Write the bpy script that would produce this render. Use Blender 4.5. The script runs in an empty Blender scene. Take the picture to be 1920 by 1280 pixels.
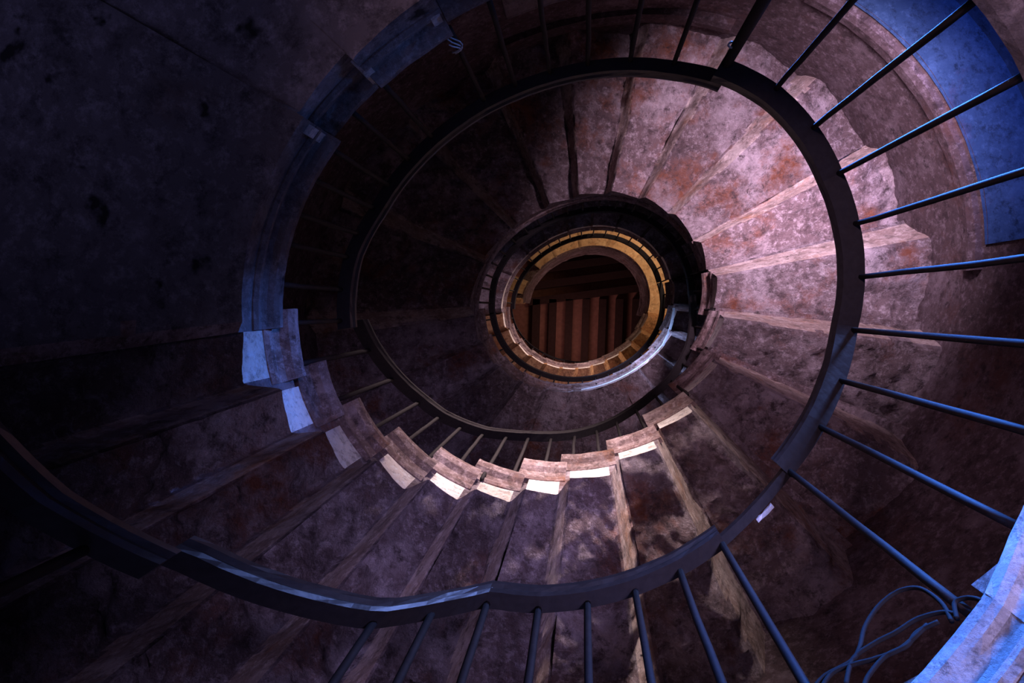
import bpy, math, random
from mathutils import Vector, Matrix, noise
random.seed(7)
C = bpy.context.scene.collection
S = 0.8                       # metres per well radius
EYE = 1.6                     # camera height above the ground floor
E1, E2 = .056, .066           # the well is slightly oval
AX, AY = .022, .076           # axis of the well, seen from the camera
R_ = math.radians

def ov(phi):
    a = R_(phi)
    return 1 + E1*math.cos(2*a) + E2*math.sin(2*a)
def P(phi, r, z):
    a = R_(phi); q = ov(phi)*r*S
    return Vector((q*math.cos(a), -q*math.sin(a), z*S + EYE))

# ------------------------------------------------------------------ camera
F, VX, VY = 1200.0, 1092.72, 577.58
v = Vector((VX-960, -(VY-640), F)).normalized()
X = (Vector((1, 0, 0)) - v*v[0]).normalized()
Y = v.cross(X)
def cw(e):                    # camera axis (right, up, forward) in world axes
    return Vector((X.dot(e), -Y.dot(e), v.dot(e)))
right, up, fwd = cw(Vector((1, 0, 0))), cw(Vector((0, 1, 0))), cw(Vector((0, 0, 1)))
cd = bpy.data.cameras.new('camera'); cam = bpy.data.objects.new('camera', cd); C.objects.link(cam)
cd.sensor_width = 36; cd.lens = F*36/1920; cd.clip_start = .02; cd.clip_end = 100
m = Matrix((right, up, -fwd)).transposed().to_4x4()
m.translation = Vector((-AX*S, AY*S, EYE))
cam.matrix_world = m
bpy.context.scene.camera = cam

# ------------------------------------------------------------------ world, light, exposure
sc = bpy.context.scene
sc.view_settings.view_transform = 'Standard'; sc.view_settings.look = 'None'
sc.view_settings.gamma = 1; sc.view_settings.use_curve_mapping = False
sc.view_settings.exposure = 0.0
w = bpy.data.worlds.new('world'); sc.world = w; w.use_nodes = True
w.node_tree.nodes['Background'].inputs[0].default_value = (.02, .03, .12, 1)
w.node_tree.nodes['Background'].inputs[1].default_value = .3

def area(name, pos, target, sx, sy, col, power, spread=180):
    d = bpy.data.lights.new(name, 'AREA'); d.shape = 'RECTANGLE'; d.size = sx; d.size_y = sy
    d.color = col; d.energy = power; d.spread = R_(spread)
    o = bpy.data.objects.new(name, d); C.objects.link(o); o.location = pos
    o.rotation_euler = (Vector(target)-Vector(pos)).to_track_quat('-Z', 'Y').to_euler(); return o
area('daylight_window', P(84, 2.40, 3.4), P(250, .95, 3.5), .6, .6, (1, .80, .80), 20, 42)
area('fill_slabs', P(46, 1.9, 3.3), P(24, 1.65, 5.8), .3, .3, (.92, .67, .91), 34, 86)  # added lamp hanging in mid-air, brightens the upper right slabs
area('daylight_doorway', P(22, 2.40, 2.5), P(197, 1.0, 1.93), .2, .3, (.06, .23, 1), .6, 12)
area('daylight_doorway_left', P(22, 2.40, 2.1), P(137, 1.1, 1.9), .2, .3, (.08, .27, 1), .14, 16)
area('daylight_doorway_low', P(30, 2.40, 3.0), P(268, 1.0, 1.85), .3, .3, (.22, .36, 1), 4, 30)
area('daylight_doorway_side', P(58, 2.2, 3.6), P(314, 1.0, 1.10), .4, .5, (.05, .22, 1), 15, 22)
area('daylight_niche', P(28, 2.42, 2.4), P(28, 2.62, 4.6), .9, .4, (.05, .20, 1), 3.2, 60)
area('fill_step_undersides', P(30, 1.9, -1.2), P(262, 1.7, 3.0), .5, .5, (.62, .50, 1), 6.5, 44)  # added fill for the step undersides, no door behind it
area('fill_from_below', P(0, .02, -1.9), P(0, .02, 3), 1.6, 1.6, (.42, .38, .80), 2.6, 150)  # added ambient fill under the camera, lifts the shadows
area('fill_right_wall', P(120, 2.0, -1.2), P(338, 1.9, 4.4), .5, .5, (.74, .46, .64), 4.5, 44)  # added fill for the right wall and soffit, no opening there
area('fill_left_landing', P(200, 2.0, -1.4), P(170, 1.9, 1.8), .8, .8, (.20, .20, .50), 4.5, 80)  # added fill for the dark left landing, no window there
area('daylight_upper_window', P(112, 2.3, 7.3), P(312, 1., 6.95), .6, .6, (.40, .55, 1), 12, 34)
area('daylight_middle_window', P(60, 2.3, 9.2), P(225, .95, 9.1), .6, .6, (1, .74, .66), 14, 60)
area('warm_lamp', P(35, 1.7, 8.9), P(50, 1.6, 10.6), .5, .5, (1, .68, .46), 18)
area('fill_ceiling', P(262, 2.0, 12.6), P(80, 1.2, 12.9), .6, .6, (.95, .55, .60), 9, 140)  # added fill for ceiling boards and parapet, no source there

# ------------------------------------------------------------------ materials
def nt(name):
    mt = bpy.data.materials.new(name); mt.use_nodes = True
    t = mt.node_tree; b = t.nodes['Principled BSDF']
    return mt, t, b
def stone(name, base, pale, rust, rough=.9, scale=1.0, bump=.35, rustamt=.5, paleamt=.5, pits=0.0, bdist=.012):
    mt, t, b = nt(name); N = t.nodes.new; L = t.links.new
    g = N('ShaderNodeNewGeometry')
    def nz(sc_, det=6, rgh=.6):
        n = N('ShaderNodeTexNoise'); n.inputs['Scale'].default_value = sc_*scale
        n.inputs['Detail'].default_value = det; n.inputs['Roughness'].default_value = rgh
        L(g.outputs['Position'], n.inputs['Vector']); return n.outputs[0]
    def ramp(src, a, c):
        r = N('ShaderNodeMapRange'); r.inputs[1].default_value = a; r.inputs[2].default_value = c
        r.clamp = True; L(src, r.inputs[0]); return r.outputs[0]
    def mix(f, a, c):
        x = N('ShaderNodeMix'); x.data_type = 'RGBA'
        if hasattr(f, 'links'): L(f, x.inputs[0])
        else: x.inputs[0].default_value = f
        for k, s in ((6, a), (7, c)):
            if hasattr(s, 'links'): L(s, x.inputs[k])
            else: x.inputs[k].default_value = (*s, 1)
        return x.outputs[2]
    c1 = mix(ramp(nz(2.6, 8, .68), .62-.25*paleamt, .80-.25*paleamt), base, pale)
    c1 = mix(ramp(nz(22, 8, .8), .50, .66), c1, tuple(min(.75, q*1.15) for q in pale))
    c2 = mix(ramp(nz(1.9, 9, .72), .66-.25*rustamt, .78-.22*rustamt), c1, rust)
    dk = tuple(x*.42 for x in base)
    c3 = mix(ramp(nz(13, 9, .8), .50, .36), c2, dk)
    oi = N('ShaderNodeObjectInfo'); hv = N('ShaderNodeHueSaturation')
    mr = N('ShaderNodeMapRange'); L(oi.outputs['Random'], mr.inputs[0]); mr.inputs[3].default_value = .72; mr.inputs[4].default_value = 1.25
    L(mr.outputs[0], hv.inputs['Value']); L(c3, hv.inputs['Color']); c3 = hv.outputs[0]
    if pits:
        vo = N('ShaderNodeTexVoronoi'); vo.inputs['Scale'].default_value = 5.5*scale
        vo.inputs['Randomness'].default_value = 1
        vm = N('ShaderNodeVectorMath'); vm.operation = 'MULTIPLY_ADD'; nn = N('ShaderNodeTexNoise'); nn.inputs['Scale'].default_value = 9; nn.inputs['Detail'].default_value = 4
        L(g.outputs['Position'], nn.inputs['Vector']); L(nn.outputs['Color'], vm.inputs[0]); vm.inputs[1].default_value = (.28, .28, .28); L(g.outputs['Position'], vm.inputs[2]); L(vm.outputs[0], vo.inputs['Vector'])
        c3 = mix(ramp(vo.outputs[0], .22*pits, .12*pits), c3, tuple(x*.15 for x in base))
    L(c3, b.inputs['Base Color']); b.inputs['Roughness'].default_value = rough
    b.inputs['Specular IOR Level'].default_value = .25
    ad = N('ShaderNodeMath'); ad.operation = 'MULTIPLY_ADD'; L(nz(40, 9, .75), ad.inputs[0]); ad.inputs[1].default_value = .7
    L(nz(9, 6, .65), ad.inputs[2])
    bp = N('ShaderNodeBump'); bp.inputs['Strength'].default_value = bump; bp.inputs['Distance'].default_value = bdist*4
    L(ad.outputs[0], bp.inputs['Height']); L(bp.outputs[0], b.inputs['Normal'])
    return mt
def plain(name, col, rough=.5, metal=0.0, bump=.15, bs=60):
    mt, t, b = nt(name); N = t.nodes.new; L = t.links.new
    g = N('ShaderNodeNewGeometry'); n = N('ShaderNodeTexNoise'); n.inputs['Scale'].default_value = bs; n.inputs['Detail'].default_value = 5
    L(g.outputs['Position'], n.inputs['Vector'])
    x = N('ShaderNodeMix'); x.data_type = 'RGBA'; L(n.outputs[0], x.inputs[0])
    x.inputs[6].default_value = (*[c*.6 for c in col], 1); x.inputs[7].default_value = (*[min(1, c*1.4) for c in col], 1)
    L(x.outputs[2], b.inputs['Base Color'])
    b.inputs['Roughness'].default_value = rough; b.inputs['Metallic'].default_value = metal
    b.inputs['Specular IOR Level'].default_value = .15 if rough > .6 else .4
    bp = N('ShaderNodeBump'); bp.inputs['Strength'].default_value = bump; bp.inputs['Distance'].default_value = .004
    L(n.outputs[0], bp.inputs['Height']); L(bp.outputs[0], b.inputs['Normal'])
    return mt
M = {
 'step': stone('weathered_stone', (.23, .165, .175), (.55, .46, .50), (.24, .085, .05), rustamt=.56, paleamt=.58, bump=.95),
 'slab': stone('landing_stone', (.22, .15, .155), (.58, .47, .50), (.30, .11, .06), rustamt=.6, paleamt=.62, bump=.95),
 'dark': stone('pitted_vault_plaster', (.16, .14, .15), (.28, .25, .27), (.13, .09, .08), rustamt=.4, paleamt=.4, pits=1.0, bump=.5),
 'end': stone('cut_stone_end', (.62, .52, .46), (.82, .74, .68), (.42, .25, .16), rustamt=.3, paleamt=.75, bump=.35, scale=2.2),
 'nosing': stone('worn_nosing_stone', (.15, .095, .09), (.36, .27, .27), (.18, .08, .05), rustamt=.5, paleamt=.55, bump=.35, scale=2),
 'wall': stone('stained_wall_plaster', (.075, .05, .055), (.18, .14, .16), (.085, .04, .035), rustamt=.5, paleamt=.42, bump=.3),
 'niche': stone('plaster_daylight_tint', (.04, .09, .21), (.07, .14, .30), (.07, .06, .14), rustamt=.45, paleamt=.6, bump=.12),  # blue daylight in the doorway recess is put into this plaster colour
 'lit_riser': stone('lit_riser_stone', (.36, .26, .23), (.64, .53, .50), (.38, .18, .09), rustamt=.5, paleamt=.6, bump=.6),  # paler colour paints the light caught by the riser strips
 'edge': stone('lit_stone_edge', (.42, .40, .42), (.58, .56, .58), (.25, .18, .16), rustamt=.25, paleamt=.6, bump=.6, scale=2.5),  # stone made paler to paint the light on its lit edge
 'pale': stone('pale_window_plaster', (.50, .44, .43), (.62, .56, .56), (.32, .22, .2), rustamt=.35, paleamt=.6, bump=.12),
 'rail': plain('worn_rail_metal', (.04, .036, .04), .38, .4),
 'yellow': stone('ochre_plaster', (.58, .36, .19), (.70, .48, .28), (.36, .17, .08), rustamt=.3, paleamt=.6, bump=.15),
 'tan': stone('ochre_stained_stone', (.38, .19, .09), (.62, .38, .18), (.30, .11, .04), rustamt=.55, paleamt=.5, bump=.4, scale=1.6),
 'iron': plain('dark_iron', (.021, .017, .018), .7, .0),
 'wood': plain('old_ceiling_board', (.27, .12, .085), .8, 0, .4, 18),
 'beam': plain('dark_ceiling_beam', (.045, .022, .018), .8, 0, .4, 18),
 'rubber': plain('black_cable_rubber', (.012, .012, .014), .85),
 'floor': stone('ground_floor_paving', (.14, .12, .12), (.22, .2, .2), (.12, .08, .06), bump=.3),
 'flake': plain('peeled_pale_metal', (.6, .65, .75), .35, .3),
}

# ------------------------------------------------------------------ object helpers
WL = {}
TOPS = []
def empty(name, loc, label, cat, group=None):
    o = bpy.data.objects.new(name, None); C.objects.link(o); o.location = loc; o.empty_display_size = .1
    o['label'] = label; o['category'] = cat
    if group: o['group'] = group
    WL[o.name] = Vector(loc); return o
def mesh(name, vs, fs, mat, parent=None, smooth=False, mats=None, fm=None, origin=None):
    me = bpy.data.meshes.new(name)
    off = WL[parent.name] if parent else (origin or Vector((0, 0, 0)))
    me.from_pydata([tuple(Vector(q)-off) for q in vs], [], fs)
    for mt in (mats or [mat]): me.materials.append(mt)
    if fm:
        for p, i in zip(me.polygons, fm): p.material_index = i
    me.validate(); me.update()
    import bmesh
    b = bmesh.new(); b.from_mesh(me); bmesh.ops.remove_doubles(b, verts=b.verts, dist=1e-5)
    bmesh.ops.recalc_face_normals(b, faces=b.faces); b.to_mesh(me); b.free()
    if smooth:
        for p in me.polygons: p.use_smooth = True
        if smooth != True: me.set_sharp_from_angle(angle=R_(smooth))
    o = bpy.data.objects.new(name, me); C.objects.link(o)
    if parent: o.parent = parent
    elif origin: o.location = origin
    WL[o.name] = Vector(off); return o
def struct(o, label=None):
    o['kind'] = 'structure'
    if label: o['label'] = label
    return o
def tag(o, label, cat, group=None):
    o['label'] = label; o['category'] = cat
    if group: o['group'] = group
    return o
def tube(pts, rad, n=8, cap=True):
    vs, fs = [], []
    up0 = Vector((.13, .21, 1)).normalized()
    for i, p in enumerate(pts):
        d = (pts[min(i+1, len(pts)-1)] - pts[max(i-1, 0)]).normalized()
        a = d.cross(up0)
        if a.length < 1e-3: a = d.cross(Vector((1, 0, 0)))
        a.normalize(); b = d.cross(a)
        r = rad(i/(len(pts)-1)) if callable(rad) else rad
        for k in range(n):
            t = 2*math.pi*k/n; vs.append(p + (a*math.cos(t)+b*math.sin(t))*r)
    for i in range(len(pts)-1):
        for k in range(n):
            fs.append((i*n+k, i*n+(k+1) % n, (i+1)*n+(k+1) % n, (i+1)*n+k))
    if cap:
        fs.append(tuple(range(n-1, -1, -1))); fs.append(tuple(range((len(pts)-1)*n, len(pts)*n)))
    return vs, fs
def box8(c8):
    return c8, [(0, 1, 2, 3), (7, 6, 5, 4), (0, 4, 5, 1), (1, 5, 6, 2), (2, 6, 7, 3), (3, 7, 4, 0)]
def interp(tab, u):
    if u <= tab[0][0]: return tab[0][1]
    for (a, p), (b, q) in zip(tab, tab[1:]):
        if u <= b: return p + (q-p)*(u-a)/(b-a)
    return tab[-1][1]
def nz(x, y, z, o=0.0):
    return noise.fractal(Vector((x+o, y-o*.7, z+o*.3)), 1.0, 2.0, 4)

# measured height tables (in well radii above the eye), angle runs on turn after turn
BT = [(-170, -.35), (-140, .05), (-110, .42), (-80, .70), (-53, .90), (-40, .98), (-20, 1.12), (0, 1.25), (40, 1.32), (60, 1.55), (100, 1.68), (120, 1.78), (150, 1.84), (188, 1.82),
      (198, 1.98), (209.6, 2.17), (220, 2.40), (231, 2.61), (241, 2.79), (252.7, 2.97), (263.7, 3.19), (279, 3.40), (295, 3.66), (312, 4.08), (335, 4.72), (362, 5.42), (372, 5.68), (387, 5.86), (455, 5.94), (515, 5.94), (545, 6.05),
      (570, 6.25), (600, 6.62), (638, 6.80), (671, 6.95), (690, 7.02), (710, 7.50), (730, 7.95), (760, 8.10), (905, 8.20),
      (930, 8.75), (945, 9.05), (960, 9.20), (984, 9.30), (996, 9.34), (1030, 9.75), (1060, 10.35), (1080, 10.62), (1260, 10.8)]
TT = [(-170, -.05), (-140, .35), (-110, .72), (-80, 1.0), (-53, 1.13), (-40, 1.22), (-33, 1.29), (-22, 1.38), (-10, 1.45), (10, 1.54), (24, 1.575), (42, 1.575), (60, 1.80), (100, 1.93), (120, 1.98), (150, 2.06), (188, 2.03),
      (209, 2.42), (223, 2.70), (235, 2.95), (248, 3.14), (260, 3.45), (278, 3.66), (290, 3.84), (307, 4.22), (335, 5.0), (362, 5.66), (372, 5.9), (387, 6.08), (455, 6.16), (515, 6.18), (545, 6.3),
      (570, 6.62), (600, 6.9), (638, 7.08), (671, 7.25), (690, 7.35), (710, 7.8), (730, 8.25), (760, 8.38), (905, 8.45),
      (930, 9.0), (960, 9.5), (996, 9.7), (1030, 10.15), (1060, 10.75), (1080, 11.0), (1260, 11.15)]
RT = [(-157, .98), (-151, 1.05), (-146, 1.22), (-138, 1.32), (-130, 1.42), (-122, 1.51), (-115, 1.66), (-107.5, 1.80), (-99, 1.80), (-90, 1.825), (-81.5, 1.86), (-72.5, 1.915), (-63, 1.99), (-43, 2.225), (-31, 2.345), (-20, 2.46), (-9, 2.57), (2.5, 2.615), (14, 2.65), (25, 2.66), (40, 2.62), (47, 2.60), (60, 2.60)]
RL0 = [(57, 2.72), (70, 2.74), (96, 2.71), (120, 2.68), (159, 2.69), (172, 2.62), (189, 2.63)]
RF0 = [(187, 2.78), (193.7, 2.91), (213, 3.33), (220, 3.44), (226.7, 3.59), (233.5, 3.73), (240.8, 3.93), (248, 4.08), (256.6, 4.18), (265.6, 4.26), (274.8, 4.37), (284, 4.51), (294, 4.70), (305, 4.90), (316, 5.02), (336, 5.52), (353, 6.1), (364, 6.38), (380, 6.5), (456, 6.62), (500, 6.64), (525, 6.8), (538, 7.0), (548, 7.08)]
RF1 = [(546, 7.1), (574, 7.35), (600, 7.65), (625, 7.62), (640, 7.55), (671, 7.75), (700, 8.15), (716, 8.5), (735, 8.9), (766, 8.98), (808, 8.96), (862, 9.08), (905, 9.2)]
RF2 = [(903, 9.15), (920, 9.5), (951, 10.4), (972, 10.5), (990, 10.15), (1012, 10.15), (1034, 10.4), (1054, 10.9), (1070, 11.3)]

# ------------------------------------------------------------------ stone wedges
def wedge(name, parent, a0, a1, b0, b1, top, rise_out, tooth, mat, seed, nr=26, nphi=14, rin=1.0, rout=2.56, amp=.03, endmat=None, ramp=.2, slope=0.0, riser=None):
    """one radial block: rough underside, flat tread, cut inner end. b0/b1 underside at its two sides, next block starts rise_out higher"""
    vs, fs, fm = [], [], []
    g = []; kk = {}
    for i in range(nr+1):
        fr = i/nr; r = rin + (rout-rin)*fr**1.15
        row = []
        for j in range(nphi+1):
            s = j/nphi; ph = a0 + (a1-a0)*s
            wob = .07*nz(r*2.3, seed*3.1, 0) + .03*nz(r*7, seed, 4)
            t0 = 1-ramp + wob*(.3 + fr)
            k = min(1, max(0, (s-t0)/max(.06, 1.0-t0)))
            k = k*k*(3-2*k)
            edge = math.sin(math.pi*min(1, max(0, s)))**.3
            z = b0 + (b1-b0)*s - tooth*s*(1-k) + rise_out*k - .0*edge
            am = amp*min(1, .25+fr*2.2)
            q = P(ph, r, 0)
            z += am*1.3*nz(q.x*2.2, q.y*2.2, seed*1.7) + am*.8*nz(q.x*6, q.y*6, seed) + am*.5*nz(q.x*15, q.y*15, seed) + am*.25*nz(q.x*34, q.y*34, seed)
            z += slope*fr
            row.append(len(vs)); vs.append(P(ph, r, z)); kk[(i, j)] = k
        g.append(row)
    for i in range(nr):
        for j in range(nphi):
            fs.append((g[i][j], g[i+1][j], g[i+1][j+1], g[i][j+1])); fm.append(2 if riser and abs(rise_out+tooth) > .02 and .12 < .25*(kk[i, j]+kk[i+1, j]+kk[i+1, j+1]+kk[i, j+1]) < .97 else 0)
    # tread and the other sides
    gi = [len(vs)+j for j in range(nphi+1)]
    for j in range(nphi+1): vs.append(P(a0+(a1-a0)*j/nphi, rin, top))
    go = [len(vs)+j for j in range(nphi+1)]
    for j in range(nphi+1): vs.append(P(a0+(a1-a0)*j/nphi, rout, top))
    for j in range(nphi):
        fs.append((gi[j], gi[j+1], go[j+1], go[j])); fm.append(0)
        fs.append((g[0][j], g[0][j+1], gi[j+1], gi[j])); fm.append(1 if (j+.5)/nphi < 1-ramp*.95 else 0)
        fs.append((g[nr][j], g[nr][j+1], go[j+1], go[j])); fm.append(0)
    for j, q in ((0, 0), (nphi, nphi)):
        ring = [g[i][q] for i in range(nr+1)]
        fs.append(tuple(ring + [go[q], gi[q]])); fm.append(0)
    return mesh(name, vs, fs, None, parent, smooth=48, mats=[mat, endmat or mat, riser or mat], fm=fm)

def strip(name, parent, a0, a1, zf, prof, mat, n=10, wob=.004, seed=0, zt=None):
    """a moulding of profile [(r, dz)...] swept round the well from a0 to a1; zf(phi) gives its height"""
    vs, fs = [], []
    m_ = len(prof)
    for i in range(n+1):
        ph = a0 + (a1-a0)*i/n; z0 = zf(ph)
        for k, (r, dz) in enumerate(prof):
            q = wob*nz(ph*.35, k*.9+seed, seed*2.3)
            vs.append(P(ph, r+q, z0+dz+q*.8))
    for i in range(n):
        for k in range(m_):
            fs.append((i*m_+k, i*m_+(k+1) % m_, (i+1)*m_+(k+1) % m_, (i+1)*m_+k))
    fs.append(tuple(range(m_-1, -1, -1))); fs.append(tuple(range(n*m_, (n+1)*m_)))
    return mesh(name, vs, fs, mat, parent)

def end_profile(h, out=.055):
    # from the cove under the nosing up to the tread
    return [(1.03, h*.42), (.995, h*.42), (.985, h*.47), (.985, h*.53), (.998, h*.56), (.995, h*.66), (.985, h*.73), (1-out*.75, h*.77), (1-out, h*.84), (1-out, h*.95), (1-out*.8, h*1.0), (1.03, h*1.0)]

def flight(label, bounds, mat, endmat, nosmat, seed0, tz, tooth, amp, nr=26, nphi=14, cat='stair flight', ramp=.22, out=.055, kind='step', thick=None, noselag=3.6, slope=0.0, rins=None, cont=False, riser=None):
    mid = .5*(bounds[0]+bounds[-1])
    root = empty('stone_stair_flight' if kind == 'step' else 'stone_landing', P(bounds[0], 1.75, interp(BT, bounds[0])), label, cat)
    for j, (a, b) in enumerate(zip(bounds, bounds[1:])):
        za, zb = interp(BT, a+.3*(b-a)), interp(BT, b+.3*(b-a))
        if j == len(bounds)-2: zb = max(za, interp(BT, b))
        top = interp(TT, .5*(a+b)) if kind == 'landing' else interp(TT, a+.55*(b-a))
        if thick: top = max(top, za+thick)
        TOPS.append((a, b, top, cont))
        ri = rins[j] if rins else 1.0
        st = wedge('step' if kind == 'step' else 'slab', root, a, b, za, za, top, (zb-za)+0*tooth, tooth, mat, seed0+j*1.37, nr=nr, nphi=nphi, amp=amp, endmat=endmat, ramp=ramp, slope=slope, rin=ri, riser=riser)
        h = .22 if cont else top-za
        if cont: b += .15
        lag = noselag if kind == 'step' else 0
        strip('nosing', st, a-lag, b-lag*.35-.15, (lambda ph, h=h: interp(TT, ph)-h) if cont else (lambda ph, za=za: za), end_profile(h, out) if ri == 1.0 else [(r*ri, z) for r, z in end_profile(h, out)], nosmat, n=8, seed=seed0+j)
    return root

# ground floor
vs = [P(a, 2.56, -2.0) for a in range(0, 360, 6)]
struct(mesh('floor', vs, [tuple(range(60))], M['floor']))

# lowest flight, off the lower right corner of the view
flight('rough stone flight at lower right corner, its worn blue-lit edge nearest the viewer', [-170, -155, -140, -126, -112, -98, -84, -70, -55, -40, -26, -12, 2],
       M['step'], M['nosing'], M['edge'], 3, TT, .0, .02, nr=14, nphi=8, ramp=.25, noselag=0, cont=True, out=.035)
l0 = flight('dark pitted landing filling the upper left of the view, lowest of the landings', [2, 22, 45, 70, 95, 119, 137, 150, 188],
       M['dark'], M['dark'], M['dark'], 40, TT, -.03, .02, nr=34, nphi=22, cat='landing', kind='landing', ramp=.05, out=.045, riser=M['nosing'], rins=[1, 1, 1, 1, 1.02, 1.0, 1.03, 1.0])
for a in (119.5, 135.5, 150.5):
    strip('corner_block', l0, a, a+1.9, lambda p: 1.84, [(.985, .05), (.99, .19), (1.075, .19), (1.07, .02)], M['edge'], n=3, wob=.004, seed=a)
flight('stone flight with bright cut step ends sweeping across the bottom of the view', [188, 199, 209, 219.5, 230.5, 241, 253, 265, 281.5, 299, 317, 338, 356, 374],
       M['step'], M['end'], M['nosing'], 11, TT, .06, .05, nr=56, nphi=28, ramp=.28, riser=M['lit_riser'])
flight('brown and violet rough slab landing at the upper right, above the nearest handrail', [374, 389, 407, 423, 440, 457, 474, 496, 520, 548],
       M['slab'], M['nosing'], M['nosing'], 70, TT, .19, .05, nr=56, nphi=30, cat='landing', kind='landing', ramp=.22, riser=M['lit_riser'], out=.02)
f1 = flight('dim stone flight inside the middle handrail ring, below its blue-white edge', [548, 563, 578, 593, 608, 623, 639, 655, 671, 687, 703, 719, 735],
       M['step'], M['nosing'], M['nosing'], 21, TT, .04, .025, nr=22, nphi=10, ramp=.25)
ed = strip('edging_strip', f1, 628, 716, lambda p: interp(BT, p)-.02, [(1.004, 0), (.985, 0), (.985, .09), (1.004, .09)], M['flake'], n=44, wob=.003)
ed['label'] = 'pale metal edging strip'
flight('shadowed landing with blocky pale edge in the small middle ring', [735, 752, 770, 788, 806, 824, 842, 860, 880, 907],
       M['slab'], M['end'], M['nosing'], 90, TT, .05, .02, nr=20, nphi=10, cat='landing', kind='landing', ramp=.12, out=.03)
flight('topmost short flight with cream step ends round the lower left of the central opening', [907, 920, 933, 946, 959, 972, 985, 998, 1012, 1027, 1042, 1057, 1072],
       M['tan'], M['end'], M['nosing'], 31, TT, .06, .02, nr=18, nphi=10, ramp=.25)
flight('ochre plastered landing ringing the central opening, topmost of the landings', [1072, 1094, 1122, 1126, 1150, 1176, 1202, 1222],
       M['yellow'], M['nosing'], M['nosing'], 33, TT, .0, .008, nr=12, nphi=12, cat='landing', kind='landing', ramp=.05, out=.02)

# masonry parapet on top of the topmost landing
def ring_band(name, a0, a1, prof, mat, n, label=None, cat=None, kindstruct=False, seed=0):
    o = strip(name, None, a0, a1, lambda p: 0, prof, mat, n=n, wob=.012, seed=seed)
    if cat: tag(o, label, cat)
    return o
ring_band('parapet', 1068, 1259, [(1.0, 10.9), (.985, 11.3), (1.0, 11.35), (.99, 11.9), (.97, 11.95), (.97, 12.15), (1.13, 12.15), (1.13, 10.95)], M['nosing'], 40,
          'violet stone parapet ring round the central opening, on the ochre landing', 'parapet', seed=5)
ring_band('landing_bracket', 1255, 1260, [(1.0, 10.6), (1.0, 11.5), (1.45, 11.5), (1.45, 10.6)], M['tan'], 4,
          'tan stone ledge with a dark slot at the left of the central opening', 'ledge', seed=8)
ring_band('plaster_patch', 1238, 1251, [(1.03, 10.85), (1.03, 11.0), (1.45, 11.0), (1.45, 10.85)], M['yellow'], 6,
          'small ochre plaster panel left of the central opening, above the tan ledge', 'plaster panel', seed=9)

# ------------------------------------------------------------------ round wall with openings
def wall():
    vs, fs, idx = [], [], {}
    RW = 2.5
    phs = sorted(set([float(a) for a in range(0, 360, 3)] + [7.5, 52, 66, 106, 110, 140, 20, 50, 100]))
    zs = sorted(set([-2.0, 1.62, 4.62, 2.3, 5.14, 6.4, 7.9, 8.7, 10.1] + [x*.5 for x in range(-4, 30)]))
    ops = [(7.5, 52, 1.62, 4.62), (66, 106, 2.3, 5.14), (100, 140, 6.4, 7.9)]
    def vid(i, k, lay=0, rr=RW):
        key = (i % len(phs), k, lay)
        if key not in idx:
            ph = phs[i % len(phs)]; z = zs[k]
            r = rr + (.02*nz(math.cos(R_(ph))*3, math.sin(R_(ph))*3, z*1.2) if lay == 0 else 0)
            idx[key] = len(vs); vs.append(P(ph, r, z))
        return idx[key]
    n = len(phs)
    for i in range(n):
        a, b = phs[i], phs[(i+1) % n] if i < n-1 else 360
        for k in range(len(zs)-1):
            c, d = zs[k], zs[k+1]
            if any(o[0] <= a and b <= o[1] and o[2] <= c and d <= o[3] for o in ops): continue
            fs.append((vid(i, k), vid(i+1, k), vid(i+1, k+1), vid(i, k+1)))
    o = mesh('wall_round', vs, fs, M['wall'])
    struct(o)
    return ops
ops = wall()
def niche(a0, a1, z0, z1, depth, name, arch=.0, back=True):
    """reveal and back of a recess in the round wall"""
    vs, fs = [], []
    n = 12; ra, rb = 2.49, 2.5+depth
    for i in range(n+1):
        ph = a0+(a1-a0)*i/n
        for r, z in ((ra, z0), (rb, z0), (rb, z1+.25*depth), (ra, z1)): vs.append(P(ph, r, z))
    for i in range(n):
        for k in range(4):
            if k == 3: continue
            fs.append((i*4+k, i*4+k+1, (i+1)*4+k+1, (i+1)*4+k))
    fs.append((0, 1, 2, 3)); fs.append((n*4+3, n*4+2, n*4+1, n*4))
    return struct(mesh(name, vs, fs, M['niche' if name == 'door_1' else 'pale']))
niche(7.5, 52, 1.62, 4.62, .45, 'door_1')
niche(66, 106, 2.3, 5.14, .35, 'window_1')
niche(100, 140, 6.4, 7.9, .35, 'window_2')
# dark plaster band (cornice) above the openings
for nm, a0, a1, z in (('trim_1', 4, 54, 4.66), ('trim_2', 62, 109, 5.5)):
    vs, fs = [], []
    n = 20
    for i in range(n+1):
        ph = a0+(a1-a0)*i/n
        for r, dz in ((2.52, 0), (2.455, .0), (2.44, .06), (2.455, .16), (2.52, .2)): vs.append(P(ph, r+.006*nz(ph*.3, dz*9, z), z+dz))
    for i in range(n):
        for k in range(4): fs.append((i*5+k, i*5+k+1, (i+1)*5+k+1, (i+1)*5+k))
    struct(mesh(nm, vs, fs, M['wall']))

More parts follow.
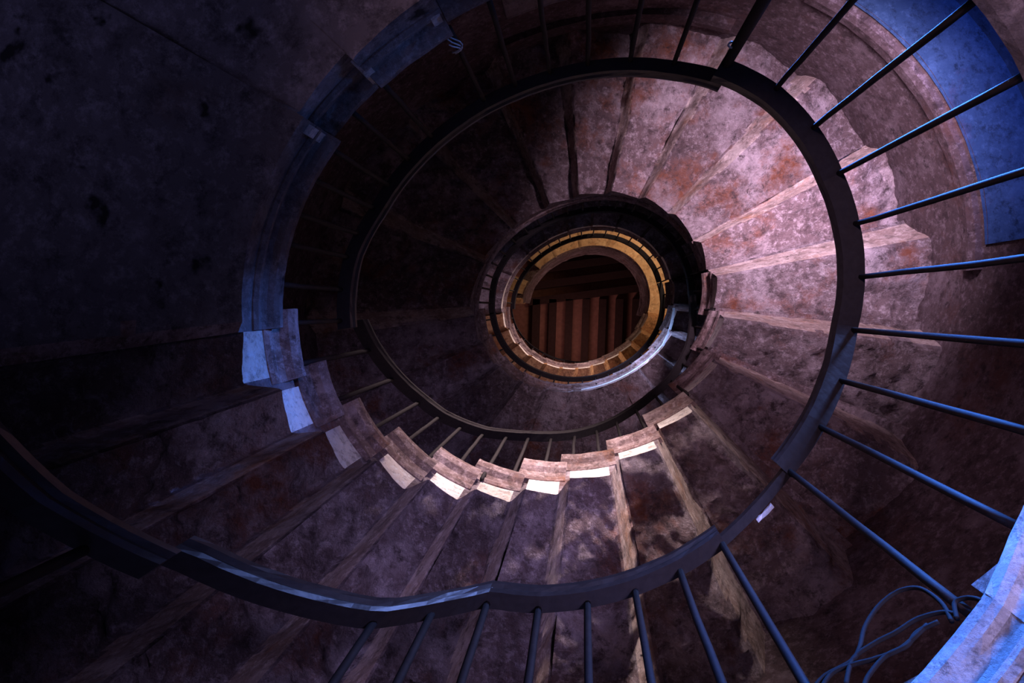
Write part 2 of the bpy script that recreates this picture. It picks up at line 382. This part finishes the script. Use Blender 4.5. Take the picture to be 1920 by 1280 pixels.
# ------------------------------------------------------------------ ceiling of boards and beams
ZC = 14.2
vs = [P(a, 2.56, ZC) for a in range(0, 360, 6)]
struct(mesh('ceiling', vs, [tuple(range(60))], M['wood']))
def beam(x0, y0, x1, y1, wd, dp, label, grp):
    """x, y in well radii (x right, y up in the view)"""
    a = Vector((x0, -y0, 0))*S; b = Vector((x1, -y1, 0))*S
    d = (b-a).normalized(); q = Vector((-d.y, d.x, 0))*wd*S*.5
    z1 = ZC*S+EYE; z0 = z1-dp*S
    c = [Vector((p.x, p.y, z)) for z in (z0, z1) for p in (a-q, a+q, b+q, b-q)]
    o = mesh('ceiling_beam', *box8(c), M['beam'], None, origin=Vector(((a.x+b.x)/2, (a.y+b.y)/2, z0)))
    tag(o, label, 'beam', grp); return o
ORD = ['first', 'second', 'third', 'fourth', 'fifth', 'sixth', 'seventh']
for i in range(7):
    x = -1.09 + i*.36
    beam(x+.06, .12, x, -2.0, .155, .22, 'dark ceiling beam in the lower half of the central opening, %s from its left' % ORD[i], 'lower ceiling beams')
for i in range(4):
    y = .2 + i*.34
    beam(-1.2, y-.14, 2.0, y+.26, .16, .22, 'dark slanting ceiling beam in the upper half of the central opening, %s from below' % ORD[i], 'upper ceiling beams')

# ------------------------------------------------------------------ railings
PROF = [(1.0, 0), (.945, -.004), (.94, .012), (.947, .028), (.938, .04), (.938, .058), (.952, .066), (.99, .066), (1.0, .05)]
PROFW = [(1.0, 0), (.925, 0), (.918, .015), (.926, .03), (.918, .045), (.925, .062), (.99, .062), (1.004, .04)]
THIN = [(1.0, .01), (.965, .01), (.965, .035), (1.0, .035)]
def handrail(root, a0, a1, tab, prof=PROF, per=2.2, dz=0.0, lab=None, mat=None):
    n = max(4, int((a1-a0)/per))
    o = strip('handrail', root, a0, a1, lambda p: interp(tab, p)+dz, prof, mat or M['rail'], n=n, wob=.002)
    for p in o.data.polygons: p.use_smooth = False
    if lab: o['label'] = lab
    return o
def foot_z(ph):
    for a, b, t, c in TOPS:
        if a-.01 <= ph < b: return (interp(TT, ph) if c else t)-.012
    return interp(TT, ph)-.03
def baluster(root, ph, tab, rad=.0105, foot=None, r=.985, name='baluster', n=8, lean=0):
    zt = interp(tab, ph)+.01; zb = foot if foot is not None else foot_z(ph)
    pts = [P(ph+lean*(1-k/6), r, zb+(zt-zb)*k/6) for k in range(7)]
    pts = [p + Vector((nz(ph, k, 1), nz(ph, k, 5), 0))*.003 for k, p in enumerate(pts)]
    vs, fs = tube(pts, rad*S, n)
    return mesh(name, vs, fs, M['iron'], root, smooth=True)

r0 = empty('stair_railing', P(-90, 1, 1.0), 'near dark iron railing curving along the bottom and right, ending at the newel post', 'railing')
handrail(r0, -170, -145.6, [(-170, .84), (-157, .98), (-151, 1.07), (-145, 1.16)])
handrail(r0, -146.4, -107.4, RT)
handrail(r0, -107.8, -62.5, RT)
handrail(r0, -63, -42.5, RT, THIN)
handrail(r0, -43.5, 60, RT, PROFW)
for ph in (-150.8, -122, -115.2, -107.5, -98.7, -90.2, -81.5, -72.5, -63, -42.8, -31.3, -20.2, -9, 2.5, 13.7, 24.9, 35.9, 47.2):
    baluster(r0, ph, RT)
baluster(r0, 58.8, [(0, 2.76)], rad=.021, name='newel_post')
# broken end hook beside the newel
pts = [P(59.5+1.0*math.sin(t), .985-.02*math.cos(t), 2.42+.05*t/3) for t in [k*.5 for k in range(10)]]
vs, fs = tube(pts, .004*S, 6); mesh('hook', vs, fs, M['flake'], r0, smooth=True)['label'] = 'small pale metal hook'
fl = strip('peeled_strip', r0, -54.6, -50.2, lambda p: interp(RT, p)+.0, [(1.018, 0), (1.004, .0), (1.004, .012), (1.018, .006)], M['flake'], n=5, wob=.008, seed=2)
fl['label'] = 'peeled pale metal flake'
r1 = empty('stair_railing', P(120, 1, 2.0), 'level iron railing curving over the top and upper left, on the dark landing', 'railing')
handrail(r1, 57.2, 189, RL0)
for ph in (69.7, 80, 90.4, 100.3, 109.9, 119, 135.8, 144, 152.2, 159, 166.2, 172.1, 179.8, 187):
    baluster(r1, ph, RL0, rad=.0095)
# a little wire knot on one baluster
for k in range(3):
    pts = [P(119+.9*math.sin(t*2+k)+.4*k, .97+.02*math.cos(t+k), 2.0+.03*t+.02*k) for t in [q*.4 for q in range(9)]]
    vs, fs = tube(pts, .0025*S, 5); tw = mesh('wire_tie', vs, fs, M['flake'], r1, smooth=True); tw['label'] = 'twisted pale wire tie'
r2 = empty('stair_railing', P(280, 1, 3.7), 'dark railing of the second turn, whose ring frames the small lit rings', 'railing')
handrail(r2, 187.2, 372, RF0, mat=M['iron']); handrail(r2, 372.5, 547, RF0, mat=M['iron'])
ph = 195.
L2 = [195, 204, 213, 219.9, 226.7, 233.5, 240.8, 248.2, 256.6, 265.6, 274.8, 283.9, 294.1, 305.4, 316, 326, 336, 346, 355, 364.5] + [374+9.7*i for i in range(15)] + [518, 525.5, 533, 541]
for ph in L2: baluster(r2, ph, RF0, n=6)
r3 = empty('stair_railing', P(640, 1, 7), 'thin railing with blue-white rim inside the middle ring, second highest', 'railing')
handrail(r3, 546.5, 735, RF1, mat=M['iron']); handrail(r3, 735.3, 905, RF1, mat=M['iron'])
for i in range(37): baluster(r3, 551+9.7*i, RF1, n=5, rad=.009)
r4 = empty('stair_railing', P(960, 1, 9.5), 'topmost thin rusty handrail line beside the cream step ends of the central opening', 'railing')
handrail(r4, 905, 1068, RF2, [(1, 0), (.975, 0), (.975, .05), (1, .05)], mat=M['iron'])
for i in range(16): baluster(r4, 912+9.9*i, RF2, n=5, rad=.008)

# ------------------------------------------------------------------ loose cables by the lower right edge
def bez(pts, n=14):
    out = []
    P_ = [pts[0]]+pts+[pts[-1]]
    for i in range(1, len(P_)-2):
        p0, p1, p2, p3 = P_[i-1:i+3]
        for k in range(n):
            t = k/n
            out.append(.5*((2*p1)+(p2-p0)*t+(2*p0-5*p1+4*p2-p3)*t*t+(3*p1-p0-3*p2+p3)*t**3))
    out.append(P_[-2]); return out
CB = [
 [(-44.9, .97, 1.205), (-44.0, .97, 1.261), (-44.3, .97, 1.330), (-46.4, .97, 1.360), (-49.5, .97, 1.353), (-52.7, .97, 1.316), (-55.0, .97, 1.266), (-56.8, .97, 1.243), (-60.2, .97, 1.237), (-62.0, .97, 1.221)],
 [(-44.0, .97, 1.218), (-44.9, .97, 1.240), (-47.4, .97, 1.260), (-50.3, .97, 1.258), (-53.1, .97, 1.260), (-56.4, .97, 1.247), (-59.0, .97, 1.190)],
 [(-45.9, .97, 1.223), (-48.5, .97, 1.229), (-50.5, .97, 1.212), (-53.2, .97, 1.214), (-56.1, .97, 1.189), (-57.5, .97, 1.165)],
 [(-47.0, .97, 1.232), (-51.2, .97, 1.213), (-54.4, .97, 1.221), (-56.8, .97, 1.233), (-59.5, .97, 1.235), (-61.6, .97, 1.208)],
 [(-44.3, .97, 1.203), (-43.0, .97, 1.241), (-41.8, .97, 1.236), (-41.1, .97, 1.218), (-40.8, .97, 1.194)],
]
CL = ['thick black cable arching high over the lower right railing foot', 'black cable sagging just below the arching one at lower right', 'black cable lying lower, third from the arch at lower right',
      'lowest short black cable hugging the stone edge at lower right', 'small curled black cable end beside the blue-lit stone edge']
for c, lb in zip(CB, CL):
    pts = bez([P(*q) for q in c], 6); vs, fs = tube(pts, .0035, 7)
    mesh_o = mesh('cable', vs, fs, M['rubber'], None, smooth=True, origin=pts[0])
    tag(mesh_o, lb, 'cable', None)
